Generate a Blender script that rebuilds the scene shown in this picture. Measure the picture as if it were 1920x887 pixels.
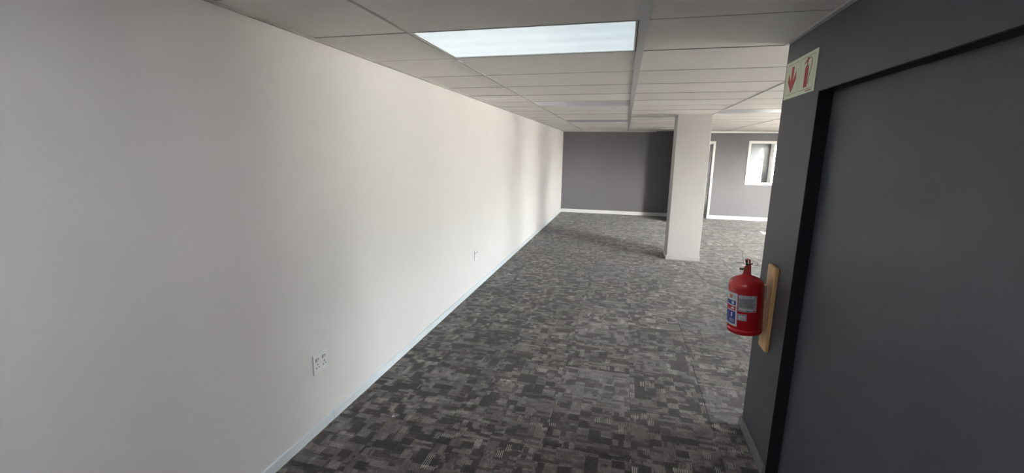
import bpy, bmesh, math, random
from mathutils import Vector, Matrix
for o in list(bpy.data.objects): bpy.data.objects.remove(o, do_unlink=True)
S = bpy.context.scene
COL = S.collection
random.seed(7)

# ------------------------------------------------------------------ camera
def setup_camera():
    yaw, pitch, roll = [math.radians(a) for a in (-14.0162, -10.9434, 0.8419)]
    f = Vector((math.sin(yaw)*math.cos(pitch), math.cos(yaw)*math.cos(pitch), math.sin(pitch)))
    rt = Vector((math.cos(yaw), -math.sin(yaw), 0)); up = rt.cross(f)
    r = rt*math.cos(roll) + up*math.sin(roll); u = -rt*math.sin(roll) + up*math.cos(roll)
    cd = bpy.data.cameras.new('camera'); co = bpy.data.objects.new('camera', cd); COL.objects.link(co)
    cd.sensor_fit = 'HORIZONTAL'; cd.sensor_width = 36; cd.lens = 820.63/1920*36
    cd.clip_start = 0.02; cd.clip_end = 300
    m = Matrix((r, u, -f)).transposed().to_4x4(); m.translation = Vector((0, 0, 1.6876))
    co.matrix_world = m
    S.camera = co
setup_camera()

# ------------------------------------------------------------------ world, sun, exposure
W = bpy.data.worlds.new('sky'); S.world = W; W.use_nodes = True
nt = W.node_tree; nt.nodes.clear()
out = nt.nodes.new('ShaderNodeOutputWorld'); bg = nt.nodes.new('ShaderNodeBackground')
sky = nt.nodes.new('ShaderNodeTexSky'); sky.sky_type = 'NISHITA'; sky.sun_disc = False
sky.sun_elevation = math.radians(24); sky.sun_rotation = math.radians(155); sky.air_density = 1.0; sky.dust_density = 2.5
hs = nt.nodes.new('ShaderNodeHueSaturation'); hs.inputs['Saturation'].default_value = .25
nt.links.new(sky.outputs[0], hs.inputs['Color']); nt.links.new(hs.outputs[0], bg.inputs[0]); nt.links.new(bg.outputs[0], out.inputs[0])
bg.inputs[1].default_value = 3.2
SUN_DIR = Vector((-1, 2.2, -0.75)).normalized()
sl = bpy.data.lights.new('sun', 'SUN'); sl.energy = 170.0; sl.angle = math.radians(0.6); sl.color = (1, .91, .82)
so = bpy.data.objects.new('sun', sl); COL.objects.link(so); so.location = (12, -8, 8)
so.rotation_euler = SUN_DIR.to_track_quat('-Z', 'Y').to_euler()
S.view_settings.view_transform = 'Standard'; S.view_settings.look = 'None'
S.view_settings.gamma = 1; S.view_settings.use_curve_mapping = False
S.cycles.caustics_reflective = False
S.view_settings.exposure = 1.5

# ------------------------------------------------------------------ dimensions
H = 2.284                    # ceiling
XL, XR, XW = -1.70, 0.827, 5.7
YR, YC, YE, YB = -3.2, 2.80, 12.61, 20.0
TB = [-1.12, 0.05, 1.25, 2.43, 3.61, 4.79]
ROWS = [2.215, 2.85, 3.51, 4.15, 4.77, 5.38, 5.95]
while ROWS[0] > YR: ROWS.insert(0, ROWS[0]-.62)
while ROWS[-1] < YE-.3: ROWS.append(ROWS[-1]+.61)
ROWS = [y for y in ROWS if YR+.1 < y < YE-.15]

# ------------------------------------------------------------------ helpers
def obj(name, bm, m, parent=None, smooth=False):
    me = bpy.data.meshes.new(name)
    bmesh.ops.recalc_face_normals(bm, faces=bm.faces)
    bm.to_mesh(me); bm.free()
    for mm in (m if isinstance(m, (list, tuple)) else [m]): me.materials.append(mm)
    if smooth:
        for p in me.polygons: p.use_smooth = True
        if smooth != 'all':
            me.set_sharp_from_angle(angle=math.radians(35))
    o = bpy.data.objects.new(name, me); COL.objects.link(o)
    if parent: o.parent = parent
    return o
def tag(o, label, cat, group=None):
    o['label'] = label; o['category'] = cat
    if group: o['group'] = group
    return o
def thing(name, label, cat, loc=(0,0,0), group=None):
    o = bpy.data.objects.new(name, None); COL.objects.link(o); o.location = loc
    o.empty_display_size = .05
    return tag(o, label, cat, group)
def struct(name, bm, m, parent=None, smooth=False, label=None):
    o = obj(name, bm, m, parent, smooth)
    o['kind'] = 'structure'
    if label: o['label'] = label
    return o
def B(bm, x0, y0, z0, x1, y1, z1, bev=0, seg=1, mat=0):
    vs = [bm.verts.new(p) for p in ((x0,y0,z0),(x1,y0,z0),(x1,y1,z0),(x0,y1,z0),(x0,y0,z1),(x1,y0,z1),(x1,y1,z1),(x0,y1,z1))]
    fs = [bm.faces.new([vs[i] for i in q]) for q in ((0,3,2,1),(4,5,6,7),(0,1,5,4),(1,2,6,5),(2,3,7,6),(3,0,4,7))]
    for f in fs: f.material_index = mat
    if bev:
        es = {e for f in fs for e in f.edges}
        bmesh.ops.bevel(bm, geom=list(es), offset=bev, segments=seg, affect='EDGES', profile=.5)
    return bm
def box(*a, **k): return B(bmesh.new(), *a, **k)
def lathe(bm, prof, n=48, c=(0,0,0), cap=True):
    rings = []
    for r, z in prof:
        rings.append([bm.verts.new((c[0]+r*math.cos(2*math.pi*i/n), c[1]+r*math.sin(2*math.pi*i/n), c[2]+z)) for i in range(n)])
    for a, b in zip(rings, rings[1:]):
        for i in range(n): bm.faces.new((a[i], a[(i+1)%n], b[(i+1)%n], b[i]))
    if cap:
        bm.faces.new(rings[0][::-1]); bm.faces.new(rings[-1])
    return bm
def tube(bm, pts, r, n=8, closed=False):
    pts = [Vector(p) for p in pts]; rings = []; N = len(pts); prev = None
    for i, p in enumerate(pts):
        if closed: t = (pts[(i+1)%N]-pts[i-1]).normalized()
        else: t = (pts[min(i+1,N-1)]-pts[max(i-1,0)]).normalized()
        if prev is None: a = t.orthogonal().normalized()
        else: a = (prev - t*prev.dot(t)).normalized()
        prev = a; b = t.cross(a)
        rr = r[i] if isinstance(r, (list,tuple)) else r
        rings.append([bm.verts.new(p+a*rr*math.cos(2*math.pi*k/n)+b*rr*math.sin(2*math.pi*k/n)) for k in range(n)])
    for i in range(N if closed else N-1):
        A, C = rings[i], rings[(i+1)%N]
        for k in range(n): bm.faces.new((A[k], A[(k+1)%n], C[(k+1)%n], C[k]))
    if not closed: bm.faces.new(rings[0][::-1]); bm.faces.new(rings[-1])
    return bm
def prism(bm, pts, d, org, ux, uz, nn):
    """extrude an outline given in (u, w) along nn by d"""
    org, ux, uz, nn = map(Vector, (org, ux, uz, nn))
    a = [bm.verts.new(org+ux*p[0]+uz*p[1]) for p in pts]
    b = [bm.verts.new(org+ux*p[0]+uz*p[1]+nn*d) for p in pts]
    bm.faces.new(a); bm.faces.new(b[::-1])
    n = len(pts)
    for i in range(n): bm.faces.new((a[i], a[(i+1)%n], b[(i+1)%n], b[i]))
    return bm

# ------------------------------------------------------------------ node helper
class NT:
    def __init__(s, name):
        s.m = bpy.data.materials.new(name); s.m.use_nodes = True; s.t = s.m.node_tree; s.t.nodes.clear()
        s.out = s.n('ShaderNodeOutputMaterial'); s.b = s.n('ShaderNodeBsdfPrincipled')
        s.l(s.b.outputs[0], s.out.inputs[0])
    def n(s, t, **k):
        x = s.t.nodes.new(t)
        for a, v in k.items(): setattr(x, a, v)
        return x
    def l(s, a, b): s.t.links.new(a, b)
    def put(s, i, v):
        if hasattr(v, 'is_linked') or isinstance(v, bpy.types.NodeSocket): s.l(v, i)
        else: i.default_value = v
    def math(s, op, a, b=0.0, c=0.0, clamp=False):
        x = s.n('ShaderNodeMath', operation=op, use_clamp=clamp)
        s.put(x.inputs[0], a); s.put(x.inputs[1], b); s.put(x.inputs[2], c)
        return x.outputs[0]
    def vec(s, x, y, z=0.0):
        c = s.n('ShaderNodeCombineXYZ'); s.put(c.inputs[0], x); s.put(c.inputs[1], y); s.put(c.inputs[2], z); return c.outputs[0]
    def white(s, v):
        w = s.n('ShaderNodeTexWhiteNoise', noise_dimensions='3D'); s.l(v, w.inputs['Vector']); return w.outputs['Value']
    def noise(s, v, scale, detail=3, rough=.55):
        w = s.n('ShaderNodeTexNoise'); w.inputs['Scale'].default_value = scale; w.inputs['Detail'].default_value = detail
        w.inputs['Roughness'].default_value = rough
        if v is not None: s.l(v, w.inputs['Vector'])
        return w.outputs['Fac']
    def mix(s, f, a, b):
        x = s.n('ShaderNodeMix', data_type='FLOAT'); s.put(x.inputs[0], f); s.put(x.inputs[2], a); s.put(x.inputs[3], b); return x.outputs[0]
    def mixc(s, f, a, b, mode='MIX'):
        x = s.n('ShaderNodeMix', data_type='RGBA', blend_type=mode); s.put(x.inputs[0], f)
        s.put(x.inputs[6], a if not isinstance(a, tuple) else (*a[:3], 1)); s.put(x.inputs[7], b if not isinstance(b, tuple) else (*b[:3], 1)); return x.outputs[2]
    def ramp(s, f, stops):
        r = s.n('ShaderNodeValToRGB'); e = r.color_ramp.elements
        while len(e) < len(stops): e.new(.5)
        for i, (p, c) in enumerate(stops): e[i].position = p; e[i].color = (*c, 1)
        s.put(r.inputs[0], f); return r.outputs[0]
    def bump(s, h, st=.2, d=.001):
        b = s.n('ShaderNodeBump'); b.inputs['Strength'].default_value = st; b.inputs['Distance'].default_value = d
        s.l(h, b.inputs['Height']); s.l(b.outputs[0], s.b.inputs['Normal'])
    def set(s, col=None, rough=None, metal=None, spec=None):
        if col is not None: s.put(s.b.inputs['Base Color'], (*col, 1) if isinstance(col, tuple) else col)
        if rough is not None: s.put(s.b.inputs['Roughness'], rough)
        if metal is not None: s.b.inputs['Metallic'].default_value = metal
        if spec is not None: s.b.inputs['Specular IOR Level'].default_value = spec
        return s
def pos(m): return m.n('ShaderNodeNewGeometry').outputs['Position']
def objc(m): return m.n('ShaderNodeTexCoord').outputs['Object']

def paint(name, col, rough=.6, bump=.15, spec=.3, mott=.05):
    m = NT(name); p = pos(m)
    k = m.noise(p, 1.3, 4); c2 = tuple(c*(1-mott) for c in col); c3 = tuple(min(1, c*(1+mott)) for c in col)
    m.set(m.ramp(k, [(.3, c2), (.7, c3)]), rough, spec=spec)
    m.bump(m.noise(p, 260, 2), bump, .0008)
    return m.m
def plain(name, col, rough=.5, metal=0, spec=.5, var=.06, scale=30):
    m = NT(name); k = m.noise(objc(m), scale, 3)
    m.set(m.ramp(k, [(.3, tuple(c*(1-var) for c in col)), (.7, tuple(c*(1+var) for c in col))]), rough, metal, spec)
    return m.m

# ------------------------------------------------------------------ materials
M_white_wall = paint('white_wall_paint', (.83, .815, .815), .55, .25, .25, .02)
M_dark_wall = paint('charcoal_wall_paint', (.080, .083, .096), .45, .25, .35, .04)
M_grey_wall = paint('mid_grey_wall_paint', (.150, .147, .157), .5, .2, .3, .03)
M_back_wall = paint('pale_grey_wall_paint', (.15, .15, .16), .6, .2, .25, .03)
M_skirt = paint('white_skirting_gloss', (.80, .87, .92), .35, .05, .4, .03)
M_skirt_end = paint('white_skirting', (.70, .70, .71), .35, .05, .4, .03)
M_skirt_grey = paint('grey_skirting', (.17, .175, .185), .35, .05, .4, .03)
M_trim = paint('white_trim_enamel', (.8, .79, .77), .35, .05, .4, .02)
M_column = paint('off_white_column_paint', (.445, .432, .425), .5, .2, .3, .02)
M_bar = plain('ceiling_bar_enamel', (.58, .58, .59), .45, .1)
M_bar_thin = plain('thin_ceiling_bar', (.42, .41, .40), .5, .1)
M_bar_cross = plain('cross_bar_grey', (.40, .39, .38), .6)
M_recess_shade = plain('recess_shade_black', (.016, .017, .019), .6, 0, .2)  # near-black stand-in for the shade inside the wall opening
M_brown_skirt = plain('brown_skirting', (.20, .16, .13), .5)
M_void = plain('dark_void', (.05, .05, .05), .9)
M_wood = None

def tile_mat():
    m = NT('vinyl_ceiling_tile'); p = pos(m)
    a = m.n('ShaderNodeAttribute', attribute_type='OBJECT', attribute_name='tone').outputs['Fac']
    k = m.noise(p, 2.0, 4)
    c = m.ramp(k, [(.3, (.79, .765, .74)), (.7, (.83, .805, .78))])
    t = m.math('ADD', a, 1.0)
    hsv = m.n('ShaderNodeHueSaturation'); m.l(c, hsv.inputs['Color']); m.l(t, hsv.inputs['Value'])
    m.set(hsv.outputs[0], .55, spec=.3)
    m.bump(m.math('ADD', m.noise(p, 90, 4), m.noise(p, 300, 2)), .25, .0006)
    return m.m
M_tile = tile_mat()

def carpet_mat():
    m = NT('carpet_tile_pile')
    sp = m.n('ShaderNodeSeparateXYZ'); m.l(pos(m), sp.inputs[0])
    # gentle weave wobble so block edges are not knife-sharp
    wob = m.noise(pos(m), 170, 2)
    wv = m.math('MULTIPLY', m.math('SUBTRACT', wob, .5), .022)
    x = m.math('ADD', m.math('SUBTRACT', sp.outputs[0], .14), wv); y = m.math('ADD', m.math('SUBTRACT', sp.outputs[1], 2.78), wv)
    seed = m.n('ShaderNodeAttribute', attribute_type='OBJECT', attribute_name='seed').outputs['Fac']
    tone = m.n('ShaderNodeAttribute', attribute_type='OBJECT', attribute_name='tone').outputs['Fac']
    wear = m.n('ShaderNodeAttribute', attribute_type='OBJECT', attribute_name='wear').outputs['Fac']
    fl = lambda v, s, o=0.0: m.math('FLOOR', m.math('ADD', m.math('DIVIDE', v, s), o))
    def cell(sx, sy, ox, oy, z):
        return m.white(m.vec(fl(x, sx, ox), fl(y, sy, oy), m.math('ADD', seed, z)))
    A = cell(.0625, .05, 0, 0, 1.1); Bv = cell(.0313, .1, .3, .4, 2.2); C = cell(.1, .025, .2, 0, 3.3)
    D = cell(.0714, .0625, .5, .5, 7.7)
    base = m.math('ADD', m.math('MULTIPLY', m.math('GREATER_THAN', A, .5), .26), m.math('ADD', m.math('MULTIPLY', A, .14), .24))
    v1 = m.math('GREATER_THAN', Bv, .60); v2 = m.math('GREATER_THAN', C, .62); v3 = m.math('GREATER_THAN', D, .76)
    t = m.mix(v1, base, m.mix(m.math('FRACT', m.math('MULTIPLY', Bv, 37)), .50, .80))
    t = m.mix(v2, t, m.mix(m.math('FRACT', m.math('MULTIPLY', C, 53)), .22, .74))
    t = m.mix(v3, t, .17)
    # fine ribs: run along y, in "crossed" cells along x
    rx = m.noise(m.vec(m.math('MULTIPLY', sp.outputs[0], 230), m.math('MULTIPLY', sp.outputs[1], 26)), 1, 2)
    ry = m.noise(m.vec(m.math('MULTIPLY', sp.outputs[0], 26), m.math('MULTIPLY', sp.outputs[1], 230)), 1, 2)
    rib = m.mix(v2, rx, ry)
    speck = m.noise(m.vec(m.math('MULTIPLY', sp.outputs[0], 420), m.math('MULTIPLY', sp.outputs[1], 300)), 1, 2, .7)
    t = m.math('ADD', t, m.math('MULTIPLY', m.math('SUBTRACT', rib, .5), 1.0))
    t = m.math('ADD', t, m.math('MULTIPLY', m.math('SUBTRACT', speck, .5), 2.6))
    # worn patches lighten the pile
    patch = m.noise(pos(m), 5, 5)
    t = m.math('ADD', t, m.math('MULTIPLY', m.math('SUBTRACT', patch, .5), .7))
    t = m.mix(wear, t, m.math('ADD', m.math('MULTIPLY', t, .55), .36))
    col = m.ramp(t, [(0, (.0115, .010, .009)), (.32, (.034, .030, .0275)), (.6, (.098, .088, .083)), (1, (.28, .262, .25))])
    # some tiles are a little browner, some bluer
    tint = m.noise(pos(m), 1.1, 2)
    col = m.mixc(m.math('MULTIPLY', tint, .5), col, m.mixc(1.0, col, (1.08, .98, .88), 'MULTIPLY'))
    col = m.mixc(wear, col, m.mixc(1.0, col, (.95, .99, 1.09), 'MULTIPLY'))
    ux = sp.outputs[0]
    # pale accent stitches: groups of short bars
    E1 = cell(.037, .0600, .1, .3, 11.); E2 = cell(.0833, .028, .4, .1, 13.)
    fx = m.math('FRACT', m.math('MULTIPLY', ux, 95)); fy = m.math('FRACT', m.math('MULTIPLY', ux, 85))
    l1 = m.math('MULTIPLY', m.math('GREATER_THAN', fx, .66), m.math('GREATER_THAN', E1, .952))
    l2 = m.math('MULTIPLY', m.math('GREATER_THAN', fy, .6), m.math('GREATER_THAN', E2, .972))
    acc = m.math('MULTIPLY', m.math('MAXIMUM', l1, l2), m.mix(wear, .8, .25))
    col = m.mixc(acc, col, (.46, .45, .40))
    hsv = m.n('ShaderNodeHueSaturation'); m.l(col, hsv.inputs['Color']); m.l(m.math('ADD', tone, 1.0), hsv.inputs['Value'])
    m.set(hsv.outputs[0], .85, spec=.25)
    m.b.inputs['Sheen Weight'].default_value = .2; m.b.inputs['Sheen Roughness'].default_value = .45
    m.bump(m.math('ADD', speck, rib), .7, .003)
    return m.m
M_carpet = carpet_mat()

def wood_mat():
    m = NT('pine_backing_board'); c = objc(m)
    mp = m.n('ShaderNodeMapping'); mp.inputs['Scale'].default_value = (40, 40, 2.5); m.l(c, mp.inputs[0])
    k = m.noise(mp.outputs[0], 1.6, 5)
    m.set(m.ramp(k, [(.25, (.52, .31, .12)), (.55, (.72, .46, .20)), (.8, (.80, .55, .28))]), .4, spec=.5); m.bump(k, .2, .001); return m.m
M_wood = wood_mat()
M_red = plain('glossy_red_enamel', (.50, .012, .018), .22, 0, .6, .04)
M_red_valve = plain('red_valve_enamel', (.42, .02, .02), .35, 0, .5)
M_brass = plain('dull_brass', (.20, .14, .08), .45, .8)
M_steel = plain('zinc_steel', (.5, .5, .5), .35, .9)
M_black = plain('black_rubber', (.02, .02, .02), .6)
M_lab_w = plain('label_white', (.62, .64, .66), .4)
M_lab_grey = plain('label_foil_grey', (.36, .38, .38), .45, .0, .5, .1)
M_lab_blue = plain('label_blue', (.02, .035, .26), .4)
M_lab_red = plain('label_red', (.55, .03, .03), .4)
M_lab_orange = plain('label_orange', (.6, .22, .1), .4)
M_lab_ink = plain('label_ink', (.06, .06, .06), .5)
M_sign = plain('photoluminescent_sign_plastic', (.76, .84, .64), .35, 0, .5, .03)
M_sign_red = plain('sign_print_red', (.50, .035, .035), .4)
M_sign_line = plain('sign_border_brown', (.36, .19, .13), .5)
M_sock = plain('white_socket_plastic', (.86, .88, .88), .3, 0, .5, .02)
M_sock_sw = plain('switch_rocker_plastic', (.8, .82, .83), .25, 0, .5, .02)
M_hole = plain('socket_hole_shadow', (.03, .03, .03), .8)
M_paper = plain('paper_scrap', (.75, .74, .7), .7)
M_conc = paint('pale_concrete', (.55, .53, .49), .8, .3, .2, .1)

def glass_mat():
    m = NT('window_glass'); m.t.nodes.remove(m.b)
    tr = m.n('ShaderNodeBsdfTransparent'); tr.inputs[0].default_value = (.93, .95, .95, 1)
    gl = m.n('ShaderNodeBsdfGlossy'); gl.inputs['Roughness'].default_value = .02
    fr = m.n('ShaderNodeFresnel'); fr.inputs[0].default_value = 1.45
    k = m.noise(pos(m), 3, 2)
    mx = m.n('ShaderNodeMixShader'); m.l(m.math('MULTIPLY', fr.outputs[0], m.math('ADD', m.math('MULTIPLY', k, .02), .035)), mx.inputs[0])
    m.l(tr.outputs[0], mx.inputs[1]); m.l(gl.outputs[0], mx.inputs[2]); m.l(mx.outputs[0], m.out.inputs[0]); return m.m
M_glass = glass_mat()
def diffuser_mat(name, strength, glow=(.80, .965, 1, 1)):
    m = NT(name); p = pos(m)
    sp = m.n('ShaderNodeSeparateXYZ'); m.l(p, sp.inputs[0])
    v = m.n('ShaderNodeTexVoronoi'); v.inputs['Scale'].default_value = 180; m.l(p, v.inputs['Vector'])
    m.set(m.ramp(m.noise(p, 5, 2), [(.3, (.72, .72, .80)), (.7, (.78, .78, .86))]), .25, spec=.6)
    m.bump(v.outputs['Distance'], .4, .001)
    if strength:
        # three fluorescent tubes glowing through the prismatic sheet
        w = m.math('SINE', m.math('ADD', m.math('MULTIPLY', sp.outputs[1], 2*math.pi*3/.6), .6))
        e = m.math('ADD', m.math('MULTIPLY', w, .07), m.math('ADD', 1.0, m.math('MULTIPLY', m.noise(p, 60, 2), .05)))
        m.b.inputs['Emission Color'].default_value = glow
        m.l(m.math('MULTIPLY', e, strength), m.b.inputs['Emission Strength'])
        m.b.inputs['Base Color'].default_value = (.5, .5, .5, 1)
    return m.m
M_lit = diffuser_mat('lit_prismatic_diffuser', .215)
M_fill_rear = diffuser_mat('added_fill_rear_diffuser', 4.6, (.93, .93, 1, 1))  # added fill lamp behind the camera, brightens the near wall and floor
M_fill_near = diffuser_mat('added_fill_near_diffuser', .75, (.93, .93, 1, 1))  # weaker added fill lamp overhead, outside the view
M_unlit = diffuser_mat('unlit_prismatic_diffuser', 0)

# ------------------------------------------------------------------ structure
T = .15
HS = H+.14
# floors
floor = struct('floor', box(XL-T, YR-T, -.20, XW+T, YE+.05, -.006), M_carpet)
struct('floor_beyond', box(XL-T, YE+.05, -.20, XW+T, YB+T, 0), M_carpet)
tm = {}
n_t = 0
for i in range(-4, 8):
    for j in range(-4, 20):
        x0, x1 = .14+.5*i, .14+.5*(i+1); y0, y1 = 2.78+.5*j, 2.78+.5*(j+1)
        x0c, y1c = max(x0, XL), min(y1, YE)
        if x1-x0c < .02 or y1c-y0 < .02: continue
        if y0 < YC-.1 and x0 >= XR-.02: continue
        if x0 < XR < x1 and y0 < YC-.1: x1c = XR
        else: x1c = x1
        if x0 > .27*y1+.45: continue                       # right of everything that can be seen
        if y1 < 1.0 : continue
        # cull tiles left of view at the near end
        key = (round(x1c-x0c, 3), round(y1c-y0, 3))
        if key not in tm:
            g = .0004
            b = bmesh.new(); w, h = key; c = .0009
            lo = [b.verts.new(p) for p in ((g,g,-.0055),(w-g,g,-.0055),(w-g,h-g,-.0055),(g,h-g,-.0055))]
            mi = [b.verts.new(p) for p in ((g,g,-.0015),(w-g,g,-.0015),(w-g,h-g,-.0015),(g,h-g,-.0015))]
            up = [b.verts.new(p) for p in ((g+c,g+c,0),(w-g-c,g+c,0),(w-g-c,h-g-c,0),(g+c,h-g-c,0))]
            for a, d in ((lo, mi), (mi, up)):
                for k in range(4): b.faces.new((a[k], a[(k+1)%4], d[(k+1)%4], d[k]))
            b.faces.new(up); b.faces.new(lo[::-1])
            o = obj('carpet_tile', b, M_carpet, floor); tm[key] = o.data
        else:
            o = bpy.data.objects.new('carpet_tile', tm[key]); COL.objects.link(o); o.parent = floor
        o.location = (x0c, y0, random.uniform(-.0006, .0008))
        o.rotation_euler = (random.uniform(-.0012, .0012), random.uniform(-.0012, .0012), 0)
        o['seed'] = float(random.randint(0, 40)); o['tone'] = random.gauss(0, .10)
        o['wear'] = random.choice([0, 0, 0, .1, .25, .45, .7]) if i >= -1 else random.choice([0, 0, 0, .1, .2])
        if (i, j) == (-1, 0): o['wear'] = .8; o['tone'] = .12      # the pale tile in the foreground
        if (i, j) == (0, 0): o['wear'] = .0; o['tone'] = -.08
        if (i, j) == (1, 0): o['wear'] = .85; o['tone'] = .12
        if (i, j) == (0, -1): o['wear'] = .35; o['tone'] = 0.
        if (i, j) == (-1, 2): o['wear'] = .6; o['tone'] = .1
        n_t += 1
print('carpet tiles', n_t)

# ceiling slab above the grid, and tiles
ceil = struct('ceiling', box(XL-T, YR-T, H+.12, XW+T, YE+.05, H+.3), M_void)
struct('ceiling_beyond', box(XL-T, YE+.05, H, XW+T, YB+T, H+.3), M_tile)
xs = [XL] + TB + [XW]; ys = [YR] + ROWS + [YE]
# recessed light fittings, two of them added fill lamps, occupy these cells: (bay, row index)
row_of = lambda y: min(range(len(ys)-1), key=lambda k: abs(ys[k]-y))
LIGHTS = [(1, row_of(2.215), 'lit'), (1, row_of(.355), 'fill_near'), (1, row_of(-.885), 'fill_rear'), (1, row_of(5.38), 'off'), (3, row_of(6.56), 'off'), (1, row_of(8.39+.1), 'off'), (3, row_of(2.85), 'off'), (5, row_of(5.38), 'off')]
cells = {(a, b) for a, b, _ in LIGHTS}
tm2 = {}
for a in range(len(xs)-1):
    for b_ in range(len(ys)-1):
        if (a, b_) in cells: continue
        x0, x1, y0, y1 = xs[a], xs[a+1], ys[b_], ys[b_+1]
        if x0 > XR and y1 < YC+.1: continue
        if x0 < XR < x1 and y1 < YC+.06+.1: x1 = XR
        if x1-x0 < .05: continue
        key = (round(x1-x0, 3), round(y1-y0, 3)); w, h = key
        if key not in tm2:
            g = .0035; b = bmesh.new(); c = .002
            up = [b.verts.new(p) for p in ((g,g,.010),(w-g,g,.010),(w-g,h-g,.010),(g,h-g,.010))]
            mi = [b.verts.new(p) for p in ((g,g,.002),(w-g,g,.002),(w-g,h-g,.002),(g,h-g,.002))]
            lo = [b.verts.new(p) for p in ((g+c,g+c,0),(w-g-c,g+c,0),(w-g-c,h-g-c,0),(g+c,h-g-c,0))]
            for q, d in ((up, mi), (mi, lo)):
                for k in range(4): b.faces.new((q[k], q[(k+1)%4], d[(k+1)%4], d[k]))
            b.faces.new(lo); b.faces.new(up[::-1])
            o = obj('ceiling_tile', b, M_tile, ceil); tm2[key] = o.data
        else:
            o = bpy.data.objects.new('ceiling_tile', tm2[key]); COL.objects.link(o); o.parent = ceil
        o.location = (x0, y0, H+random.uniform(-.0005, .0025))
        o.rotation_euler = (random.uniform(-.0022, .0022), random.uniform(-.0008, .0008), 0)
        o['tone'] = random.gauss(0, .018)
# grid bars: long bars run down the room, short cross bars above the joints
def bar(x0, y0, z0, x1, y1, z1, m):
    return obj('ceiling_bar', box(x0, y0, z0, x1, y1, z1), m, ceil)
for k, x in enumerate(TB):
    w = .021 if k == 1 else .0075
    y0 = YR if x < XR else YC+.08
    bar(x-w, y0, H-(.006 if k == 1 else .003), x+w, YE, H+.035, M_bar if k == 1 else M_bar_thin)
for y in ROWS:
    bar(XL, y-.0042, H-.0012, XW if y > YC+.06 else XR, y+.0042, H+.035, M_bar_cross)

# walls
struct('wall_left', box(XL-T, YR-T, -.2, XL, YB+T, HS), M_white_wall)
struct('wall_rear', box(XL, YR-T, -.2, XR, YR, HS), M_white_wall)
# near right wall with a wide blanked-off opening
RD = .892; Y0R, Y1R, ZR = .35, 2.325, 1.977
bm = bmesh.new()
B(bm, RD, YR-T, -.2, RD+.14, YC, HS)                # back layer
B(bm, XR, Y1R, -.2, RD, YC, HS)
B(bm, XR, YR, -.2, RD, Y0R, HS)
B(bm, XR, Y0R, ZR, RD, Y1R, HS)
wr = struct('wall_right', bm, M_dark_wall)
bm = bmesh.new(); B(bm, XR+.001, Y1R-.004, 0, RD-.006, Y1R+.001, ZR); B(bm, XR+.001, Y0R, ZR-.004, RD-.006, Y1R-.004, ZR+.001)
obj('recess_shade_strips', bm, M_recess_shade, wr)  # thin black strips put the recess shade onto reveal and soffit
obj('recessed_panel', box(RD-.006, Y0R, 0, RD+.002, Y1R, ZR), M_dark_wall, wr)
struct('wall_return', box(RD+.14, YC-.14, -.2, XW, YC, HS), M_dark_wall)
# end wall with doorway and interior window
DX0, DX1, DZ = 1.45, 2.255, 2.0
WX0, WX1, WZ0, WZ1 = 3.11, 4.45, .965, 2.02
bm = bmesh.new()
y0, y1 = YE, YE+.1
for a in ((XL, -.2, DX0, HS), (DX0, DZ, DX1, HS), (DX1, -.2, WX0, HS), (WX0, -.2, WX1, WZ0), (WX0, WZ1, WX1, HS), (WX1, -.2, XW, HS)):
    B(bm, a[0], y0, a[1], a[2], y1, a[3])
struct('wall_end', bm, M_grey_wall)
bm = bmesh.new()
struct('wall_pier', box(1.27, YE-1.15, 0, 1.39, YE, HS-.02), M_grey_wall)
struct('wall_beyond', box(XL, YB, -.2, XW, YB+T, HS), M_back_wall)
# exterior wall with windows
EW = [(2.95, 5.10), (5.5, 5.9), (8.05, 9.3), (15.9, 16.7), (18.75, 19.5)]
EZ0, EZ1 = .62, 2.10
bm = bmesh.new()
B(bm, XW, YR-T, -.2, XW+.22, YB+T, EZ0); B(bm, XW, YR-T, EZ1, XW+.22, YB+T, HS)
prev = YR-T
for a, b in EW:
    B(bm, XW, prev, EZ0, XW+.22, a, EZ1); prev = b
B(bm, XW, prev, EZ0, XW+.22, YB+T, EZ1)
struct('wall_exterior', bm, M_white_wall)
for k, (a, b) in enumerate(EW):
    f = bmesh.new(); x0, x1 = XW+.10, XW+.15; c = (a+b)/2; zt = 1.62
    B(f, x0, a, EZ0, x1, b, EZ0+.05); B(f, x0, a, EZ1-.05, x1, b, EZ1); B(f, x0, a, EZ0, x1, a+.05, EZ1); B(f, x0, b-.05, EZ0, x1, b, EZ1)
    mw = .022 if b < YE else .012
    B(f, x0+.004, c-mw, EZ0+.05, x1-.004, c+mw, EZ1-.05); B(f, x0+.004, a+.05, zt-.022, x1-.004, b-.05, zt+.022)
    w = struct('window_%d' % (k+2), f, M_trim)
    for pa, pb in ((a+.05, c-mw), (c+mw, b-.05)):
        for za, zb in ((EZ0+.05, zt-.022), (zt+.022, EZ1-.05)):
            obj('window_pane', box(XW+.122, pa, za, XW+.126, pb, zb), M_glass, w)
    obj('window_sill', box(XW-.03, a-.03, EZ0-.03, XW+.10, b+.03, EZ0, bev=.004), M_trim, w)
    P = bpy.data.lights.new('window_portal', 'AREA'); P.shape = 'RECTANGLE'; P.size = b-a; P.size_y = EZ1-EZ0
    P.cycles.is_portal = True
    po = bpy.data.objects.new('window_portal', P); COL.objects.link(po)
    po.location = (XW+.24, c, (EZ0+EZ1)/2); po.rotation_euler = Vector((-1, 0, 0)).to_track_quat('-Z', 'Z').to_euler()
struct('ground', box(XW+.22, -40, -.75, 60, 60, -.6), M_conc)

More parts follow.
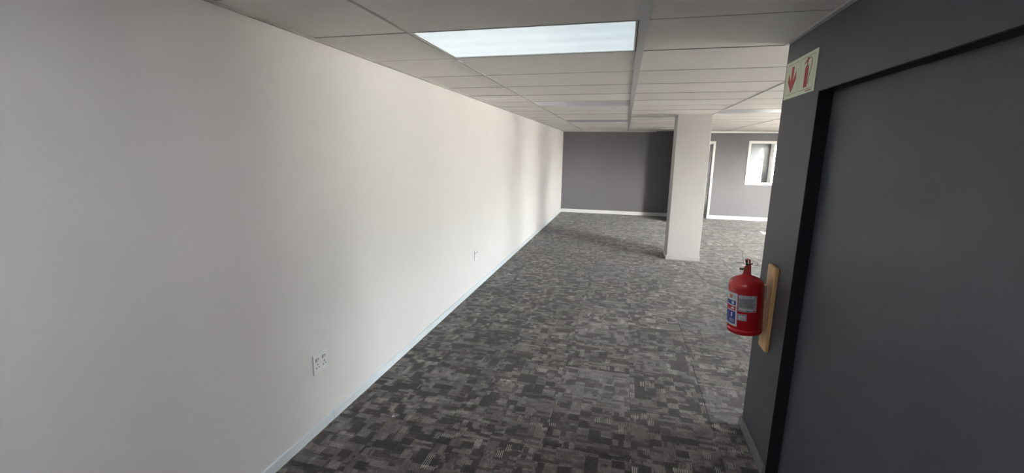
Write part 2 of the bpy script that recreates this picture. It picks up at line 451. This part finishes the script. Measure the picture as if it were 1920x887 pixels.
# interior window frame and glass
f = bmesh.new(); ya, yb = YE-.018, YE+.1
t = .058
B(f, WX0-.03, ya, WZ0-.03, WX1+.03, yb, WZ0+t-.025); B(f, WX0-.03, ya, WZ1-t+.025, WX1+.03, yb, WZ1+.03)
B(f, WX0-.03, ya, WZ0+t-.025, WX0+t-.03, yb, WZ1-t+.025); B(f, WX1-t+.03, ya, WZ0+t-.025, WX1+.03, yb, WZ1-t+.025)
w = struct('window_1', f, M_trim)
obj('window_pane', box(WX0+.02, YE+.05, WZ0+.02, WX1-.02, YE+.056, WZ1-.02), M_glass, w)
# door frame
f = bmesh.new(); ya, yb = YE-.02, YE+.12
B(f, DX0-.03, ya, 0, DX0+.02, yb, DZ+.035); B(f, DX1-.012, ya, 0, DX1+.04, yb, DZ+.035); B(f, DX0+.02, ya, DZ-.03, DX1-.012, yb, DZ+.035)
d = struct('door_1', f, M_trim)
f = bmesh.new(); B(f, DX1-.026, YE+.05, 0, DX1-.012, YE+.09, DZ-.03); B(f, DX0+.02, YE+.05, DZ-.044, DX1-.026, YE+.09, DZ-.03)
obj('door_stop', f, M_bar, d)

# skirtings
def skirt(name, segs, m, h, bead=False):
    bm = bmesh.new()
    for s in segs: B(bm, s[0], s[1], 0, s[2], s[3], h, bev=.003)
    return struct(name, bm, m)
bl = bmesh.new()
for a, b in ((YR, -.23), (-.227, 2.168), (2.171, 4.57), (4.573, 6.97), (6.973, 9.37), (9.373, YE)):
    B(bl, XL, a, 0, XL+.013, b, .062, bev=.003)
struct('baseboard_left', bl, M_skirt)
skirt('baseboard_end', [(XL+.013, YE-.016, 1.27, YE), (DX1+.04, YE-.016, XW, YE), (1.39, YE-.016, DX0-.03, YE)], M_skirt_end, .096)
skirt('baseboard_beyond', [(XL, YB-.016, XW, YB)], M_brown_skirt, .14)
bm = bmesh.new()
for z, tt in ((.0, .016), ):
    B(bm, XR-tt, Y1R, 0, XR, YC+.016, .052, bev=.002)
    B(bm, XR-.011, Y1R, .052, XR, YC+.011, .062, bev=.002)
    B(bm, XR, YC, 0, RD+.14, YC+.016, .058, bev=.002)
struct('baseboard_right', bm, M_skirt_grey)
# ceiling edge trims
struct('trim_1', box(XL, YR, H-.010, XL+.018, YE, H+.012), M_bar_thin)
struct('trim_2', box(XR-.022, YR, H-.010, XR, YC+.02, H+.012), M_bar)
struct('trim_3', box(XL, YE-.022, H-.016, .80, YE, H+.01), M_trim)
struct('trim_4', box(1.39, YE-.03, H-.038, XW, YE, H+.01), M_trim)

# ------------------------------------------------------------------ column
CX0, CX1, CY0, CY1 = .765, 1.262, 7.38, 7.83
col = thing('column', 'square off-white painted column standing in the middle of the carpeted room', 'column', ((CX0+CX1)/2, (CY0+CY1)/2, 0))
cx, cy = (CX0+CX1)/2, (CY0+CY1)/2
obj('shaft', box(CX0-cx, CY0-cy, 0, CX1-cx, CY1-cy, H+.05, bev=.005), M_column, col)
bm = bmesh.new(); p = .014
hx, hy = (CX1-CX0)/2, (CY1-CY0)/2
B(bm, -hx-p, -hy-p, 0, hx+p, -hy+.004, .066, bev=.003); B(bm, -hx-p, hy-.004, 0, hx+p, hy+p, .066, bev=.003)
B(bm, -hx-p, -hy+.004, 0, -hx+.004, hy-.004, .066, bev=.003); B(bm, hx-.004, -hy+.004, 0, hx+p, hy-.004, .066, bev=.003)
obj('skirting', bm, M_column, col)

# ------------------------------------------------------------------ recessed ceiling lights
LB = {0: 'lit fluorescent troffer glowing bluish white in the near ceiling',
      1: 'added fill light built as a weak troffer, out of view overhead at the corridor end',
      2: 'added fill light built as a bright troffer, out of view behind the camera',
      3: 'unlit bluish troffer farther down the ceiling, beyond the lit one and beside the thick bar',
      4: 'unlit troffer with a shiny diffuser in the ceiling to the right of the column',
      5: 'farthest unlit troffer in the ceiling left of the column, near the end wall',
      6: 'unlit troffer in the ceiling above the space behind the charcoal wall corner',
      7: 'unlit troffer in the ceiling beside the exterior windows'}
for k, (a, b_, st) in enumerate(LIGHTS):
    x0, x1, y0, y1 = xs[a]+.012, xs[a+1]-.012, ys[b_]+.006, ys[b_+1]-.006
    if a == 1: x1 -= .014
    if k == 6 and y0 < YC: y0 = YC+.12; 
    t = thing('ceiling_light', LB[k], 'ceiling light', ((x0+x1)/2, (y0+y1)/2, H))
    cxx, cyy = (x0+x1)/2, (y0+y1)/2; w, h = (x1-x0)/2, (y1-y0)/2; e = .010
    bm = bmesh.new()
    B(bm, -w, -h, 0, w, -h+e, .06); B(bm, -w, h-e, 0, w, h, .06); B(bm, -w, -h+e, 0, -w+e, h-e, .06); B(bm, w-e, -h+e, 0, w, h-e, .06)
    B(bm, -w, -h, .06, w, h, .065)
    obj('housing', bm, M_trim, t)
    obj('diffuser', box(-w+e, -h+e, .004, w-e, h-e, .008), {'lit': M_lit, 'fill_rear': M_fill_rear, 'fill_near': M_fill_near, 'off': M_unlit}[st], t)

# ------------------------------------------------------------------ fire-equipment sign on the right wall
SY0, SY1, SZ0, SZ1 = 2.782, 2.378, 1.985, 2.173
sg = thing('fire_sign', 'pale green sign with red arrow and extinguisher pictograms, high on charcoal wall corner', 'sign', (XR, SY0, SZ0))
Wd, Hd = SY0-SY1, SZ1-SZ0
U, Z, N = (0, -1, 0), (0, 0, 1), (-1, 0, 0)
obj('sign_plate', prism(bmesh.new(), [(0,0),(Wd,0),(Wd,Hd),(0,Hd)], .0025, (0,0,0), U, Z, N), M_sign, sg)
def rrect(x0, z0, x1, z1, r, n=5):
    o = []
    for cx_, cz_, a0 in ((x1-r, z0+r, -90), (x1-r, z1-r, 0), (x0+r, z1-r, 90), (x0+r, z0+r, 180)):
        for k in range(n+1):
            a = math.radians(a0+90*k/n); o.append((cx_+r*math.cos(a), cz_+r*math.sin(a)))
    return o
for x0, x1 in ((.022, .182), (.208, Wd-.022)):
    bm = bmesh.new(); po_ = rrect(x0, .018, x1, Hd-.016, .010); pi_ = rrect(x0+.0022, .0202, x1-.0022, Hd-.0182, .008)
    V = lambda p, d: bm.verts.new((-d, -p[0], p[1]))
    a = [V(p, .0032) for p in po_]; b = [V(p, .0032) for p in pi_]; n = len(a)
    for k in range(n): bm.faces.new((a[k], a[(k+1)%n], b[(k+1)%n], b[k]))
    obj('border_line', bm, M_sign_line, sg)
ax = .100
bm = bmesh.new()
for pc in ([(ax-.015, .060), (ax+.015, .060), (ax+.015, .157), (ax-.015, .157)], [(ax, .028), (ax+.052, .086), (ax+.052, .126), (ax, .062)], [(ax, .028), (ax, .062), (ax-.052, .126), (ax-.052, .086)]):
    prism(bm, pc, .0010 if pc[0][1] > .05 else .0013, (-.0025, 0, 0), U, Z, N)
obj('arrow_pictogram', bm, M_sign_red, sg)
bm = bmesh.new(); ex = .290; Oo = (-.0025, 0, 0)
prism(bm, [(ex-.020,.030),(ex+.020,.030),(ex+.020,.118),(ex+.014,.128),(ex+.006,.133),(ex-.006,.133),(ex-.014,.128),(ex-.020,.118)], .001, Oo, U, Z, N)
prism(bm, [(ex-.005,.135),(ex+.005,.135),(ex+.005,.150),(ex-.005,.150)], .001, Oo, U, Z, N)
prism(bm, [(ex-.038,.139),(ex-.008,.150),(ex+.016,.156),(ex+.016,.162),(ex-.008,.158),(ex-.034,.146)], .001, Oo, U, Z, N)
prism(bm, [(ex-.010,.160),(ex+.012,.160),(ex+.010,.166),(ex-.004,.168)], .001, Oo, U, Z, N)
obj('extinguisher_pictogram', bm, M_sign_red, sg)
hp = [(ex+.014,.158),(ex+.034,.162),(ex+.052,.152),(ex+.056,.132),(ex+.050,.108),(ex+.040,.084),(ex+.034,.06),(ex+.032,.04)]
bm = bmesh.new(); tube(bm, [(-.0032, -p[0], p[1]) for p in hp], .0013, 6); obj('hose_pictogram', bm, M_sign_line, sg)
bm = bmesh.new()
for k in range(9):
    x = .300+k*.0085
    prism(bm, [(x,.008),(x+.0058,.008),(x+.0058,.0125),(x,.0125)], .0006, (-.0025,0,0), U, Z, N)
obj('fine_print', bm, M_sign_red, sg)

# ------------------------------------------------------------------ backing board
bd = thing('backing_board', 'varnished pine board screwed upright to the charcoal wall behind the extinguisher', 'board', (XR, 2.56, .63))
b = box(-.022, -.058, 0, 0, .058, .475, bev=.004, seg=1)
# the far upper and lower corners are sawn at an angle
for v in b.verts:
    if v.co.z > .3: v.co.z += -.28*(v.co.y+.058)*0 
obj('board', b, M_wood, bd)
for z in (.05, .42):
    bm = bmesh.new(); lathe(bm, [(0.0001,0),(.005,0),(.005,.002),(.0001,.003)], 12, cap=False)
    s = obj('screw', bm, M_steel, bd); s.rotation_euler = (0, -math.pi/2, 0); s.location = (-.022, 0, z)

# ------------------------------------------------------------------ fire extinguisher
EX, EY, EZ = .709, 2.558, .724
RAD = .088
fe = thing('fire_extinguisher', 'red fire extinguisher hanging on the pine board at the charcoal wall corner', 'fire extinguisher', (EX, EY, EZ))
fe.scale = (1, 1, .94); fe.rotation_euler = (0, math.radians(-3.6), 0)
prof = [(.0005,.012),(.045,.010),(.070,.004),(.080,.0),(.0855,.004),(RAD,.012),(RAD,.030),(RAD-.0012,.032),(RAD-.0012,.035),(RAD,.037),(RAD,.276),
        (RAD-.001,.290),(RAD-.004,.302),(RAD-.010,.313),(RAD-.020,.322),(RAD-.034,.330),(.040,.336),(.027,.341),(.021,.346),(.020,.352)]
obj('cylinder', lathe(bmesh.new(), prof, 64), M_red, fe, smooth=True)
vd = Vector((.706, 2.558, 0)).normalized()             # from camera towards it
rr = Vector((vd.y, -vd.x, 0)); nf = -vd
def P3(r_, n_, z): return rr*r_ + nf*n_ + Vector((0, 0, z))
# neck nut, gauge and pull ring, levers
def wedge(bm, w0, w1, d0, d1, z0, z1, cx0=0, cx1=0):
    v = []
    for w, d, z, c in ((w0, d0, z0, cx0), (w1, d1, z1, cx1)):
        v += [bm.verts.new(P3(c+a*w/2, b*d/2, z)) for a, b in ((-1,-1),(1,-1),(1,1),(-1,1))]
    for q in ((3,2,1,0),(4,5,6,7),(0,1,5,4),(1,2,6,5),(2,3,7,6),(3,0,4,7)): bm.faces.new([v[i] for i in q])
    bmesh.ops.bevel(bm, geom=bm.edges[:], offset=.0015, segments=1, affect='EDGES')
    return bm
obj('valve_body', wedge(bmesh.new(), .040, .030, .034, .028, .345, .398, 0, .004), M_red_valve, fe)
bm = bmesh.new(); tube(bm, [P3(-.036,.008,.380), P3(-.018,.008,.378)], .0075, 12)
obj('discharge_nozzle', bm, M_brass, fe, smooth=True)
bm = bmesh.new(); tube(bm, [P3(-.010,.016,.384), P3(-.010,.021,.384)], .008, 16)
obj('pressure_gauge', bm, M_brass, fe, smooth=True)
def lever(pts, w, t, name, m):
    bm = bmesh.new()
    for a, b in zip(pts, pts[1:]):
        a, b = Vector(a), Vector(b); ax_ = (b-a).normalized(); side = nf*w/2; up = ax_.cross(nf).normalized()*t/2
        v = [bm.verts.new(q) for q in (a-side-up, a+side-up, a+side+up, a-side+up, b-side-up, b+side-up, b+side+up, b-side+up)]
        for q in ((0,1,2,3),(7,6,5,4),(0,4,5,1),(1,5,6,2),(2,6,7,3),(3,7,4,0)): bm.faces.new([v[i] for i in q])
    return obj(name, bm, m, fe)
lever([P3(-.004,0,.412), P3(-.018,0,.416), P3(-.034,0,.413), P3(-.054,0,.416)], .016, .003, 'carry_handle', M_steel)
bm = bmesh.new(); wedge(bm, .011, .009, .024, .022, .398, .436, .012, .010)
obj('lever_yoke', bm, M_red_valve, fe)
lever([P3(.014,0,.434), P3(.002,0,.438), P3(-.012,0,.430)], .018, .004, 'squeeze_lever', M_red_valve)
bm = bmesh.new(); tube(bm, [P3(-.002,0,.398), P3(-.004,0,.415), P3(-.003,0,.431)], .0055, 10)
obj('plunger', bm, M_black, fe, smooth=True)
bm = bmesh.new(); tube(bm, [P3(.002,.012,.408), P3(.020,.013,.412), P3(.026,.013,.414)], .0035, 8)
obj('safety_pin', bm, M_black, fe, smooth=True)
bm = bmesh.new(); tube(bm, [P3(-.018,0,.416), P3(-.022,.0,.438), P3(-.027,.0,.462), P3(-.026,0,.486)], .0014, 6)
obj('bent_wire', bm, M_steel, fe)
bm = bmesh.new(); tube(bm, [P3(.037+.013*math.cos(a), .004, .412+.012*math.sin(a)) for a in [2*math.pi*k/24 for k in range(24)]], .0013, 6, closed=True)
obj('pull_ring', bm, M_steel, fe, smooth='all')

# curved labels printed on the body
A0 = math.atan2(nf.y, nf.x)
def patch(name, a0, a1, z0, z1, m, off=.0006, par=None, n=10):
    bm = bmesh.new(); rr_ = RAD+off; vs = []
    for k in range(n+1):
        a = A0 + math.radians(a0+(a1-a0)*k/n)
        vs.append((bm.verts.new((rr_*math.cos(a), rr_*math.sin(a), z0)), bm.verts.new((rr_*math.cos(a), rr_*math.sin(a), z1))))
    for p, q in zip(vs, vs[1:]): bm.faces.new((p[0], q[0], q[1], p[1]))
    return obj(name, bm, m, par or fe, smooth='all')
def text_patch(name, txt, ac, zc, size, m, par, off=.0016):
    cu = bpy.data.curves.new(name, 'FONT'); cu.body = txt; cu.size = size; cu.align_x = 'CENTER'; cu.align_y = 'CENTER'; cu.resolution_u = 2
    tmp = bpy.data.objects.new(name, cu); COL.objects.link(tmp)
    dg = bpy.context.evaluated_depsgraph_get(); me = bpy.data.meshes.new_from_object(tmp.evaluated_get(dg))
    bpy.data.objects.remove(tmp, do_unlink=True)
    R_ = RAD+off
    for v in me.vertices:
        a = A0 + math.radians(ac) + v.co.x/R_; v.co = (R_*math.cos(a), R_*math.sin(a), zc+v.co.y)
    me.materials.clear(); me.materials.append(m)
    o = bpy.data.objects.new(name, me); COL.objects.link(o); o.parent = par; return o
# instruction label on the left flank (white, blue and red blocks)
L1 = patch('instruction_label', -95, -24, .050, .248, M_lab_w)
patch('blue_panel', -92, -30, .176, .202, M_lab_blue, .0011, L1)
patch('red_panel', -92, -30, .144, .170, M_lab_red, .0011, L1)
patch('blue_panel', -92, -30, .062, .138, M_lab_blue, .0011, L1)
patch('orange_emblem', -60, -44, .214, .236, M_lab_orange, .0011, L1)
patch('figure_panel', -46, -37, .180, .198, M_lab_w, .0014, L1, 4)
patch('figure_panel', -50, -36, .150, .158, M_lab_w, .0014, L1, 4)
patch('figure_panel', -44, -38, .158, .166, M_lab_w, .0014, L1, 4)
patch('figure_panel', -48, -42, .104, .130, M_lab_w, .0014, L1, 4)
for z in (.072, .080, .088): patch('text_line', -56, -34, z, z+.004, M_lab_grey, .0014, L1, 4)
for z in (.216, .222, .228): patch('text_line', -40, -28, z, z+.0025, M_lab_grey, .0014, L1, 4)
# grey rating plate
L2 = patch('data_label', -21, 38, .146, .244, M_lab_grey)
patch('heading_band', -19, 27, .228, .240, M_lab_w, .0010, L2)
text_patch('heading_text', 'FP/K W/30K', 4, .234, .0115, M_lab_ink, L2)
for k in range(8):
    z = .219-k*.0065; patch('text_line', -18+random.uniform(0, 2), 34-random.uniform(0, 12), z, z+.0022, M_lab_ink, .0010, L2, 8)
patch('white_band', -18, 35, .157, .164, M_lab_w, .0010, L2, 8)
patch('red_mark', -16, -12, .150, .155, M_lab_red, .0012, L2, 3); patch('red_mark', 27, 33, .150, .158, M_lab_red, .0012, L2, 3)
patch('text_line', 6, 14, .150, .155, M_lab_ink, .0012, L2, 3)
# small service sticker
L3 = patch('service_label', -22, 7, .092, .132, M_lab_grey)
text_patch('sticker_text', 'SERVICE', -8, .126, .006, M_lab_ink, L3)
patch('white_box', -17, 3, .098, .119, M_lab_w, .0010, L3, 6)
for z in (.103, .109): patch('text_line', -14, 0, z, z+.0018, M_lab_ink, .0014, L3, 5)
# hook between cylinder and board
bm = bmesh.new()
tube(bm, [(.089, -.002, .262), (.0955, -.002, .262)], .006, 8)
B(bm, .0935, -.014, .205, .0975, .014, .285, bev=.001)
obj('wall_hook', bm, M_steel, fe)

# ------------------------------------------------------------------ wall sockets
def socket(y, z, label):
    t = thing('wall_socket', label, 'socket', (XL, y, z), 'double switched sockets low on the white wall')
    w = .062
    obj('plate', box(.002, -w, -w, .009, w, w, bev=.002), M_sock, t)
    obj('back_box', box(0, -w+.003, -w+.003, .0025, w-.003, w-.003), M_bar_cross, t)
    for s in (-1, 1):
        c = s*.030
        obj('switch', box(.009, c-.012, .018, .014, c+.012, .032, bev=.002), M_sock_sw, t)
        bm = bmesh.new(); B(bm, .009, c-.0155, .014, .0095, c-.012, .036); B(bm, .009, c-.012, .032, .0095, c+.0155, .0345)
        obj('switch_gap', bm, M_hole, t)
        for (dy, dz, r) in ((0, -.002, .0042), (-.011, -.022, .0034), (.011, -.022, .0034)):
            bm = bmesh.new(); lathe(bm, [(r, 0), (r, .0006)], 12); h_ = obj('pin_hole', bm, M_hole, t)
            h_.rotation_euler = (0, math.pi/2, 0); h_.location = (.009, c+dy, dz)
    bm = bmesh.new(); lathe(bm, [(.0022, 0), (.0022, .0008)], 10); h_ = obj('screw', bm, M_steel, t); h_.rotation_euler = (0, math.pi/2, 0); h_.location = (.009, 0, .035)
    return t
socket(2.086, .433, 'larger-looking nearer white double socket low on the white left wall')
socket(4.983, .440, 'farther small white double socket on the white left wall')

# ------------------------------------------------------------------ litter on the carpet
def scrap(x, y, s, rz, label):
    bm = bmesh.new(); pts = [(-1,-.4),(-.2,-.55),(.9,-.3),(1,.3),(.2,.5),(-.8,.45)]
    vs = [bm.verts.new((p[0]*s, p[1]*s, .003+.25*s*abs(p[0])*(i % 2))) for i, p in enumerate(pts)]
    c = bm.verts.new((0, 0, .003+.12*s))
    for i in range(6): bm.faces.new((vs[i], vs[(i+1)%6], c))
    r = bmesh.ops.solidify(bm, geom=bm.faces[:], thickness=.0008)
    o = obj('paper_scrap', bm, M_paper); o.location = (x, y, .001); o.rotation_euler = (0, 0, rz); tag(o, label, 'litter')
scrap(-1.343, 2.29, .010, .9, 'tiny white scrap on the carpet near the left skirting')
scrap(-.284, 7.61, .022, .2, 'white scrap on the carpet left of the column base')
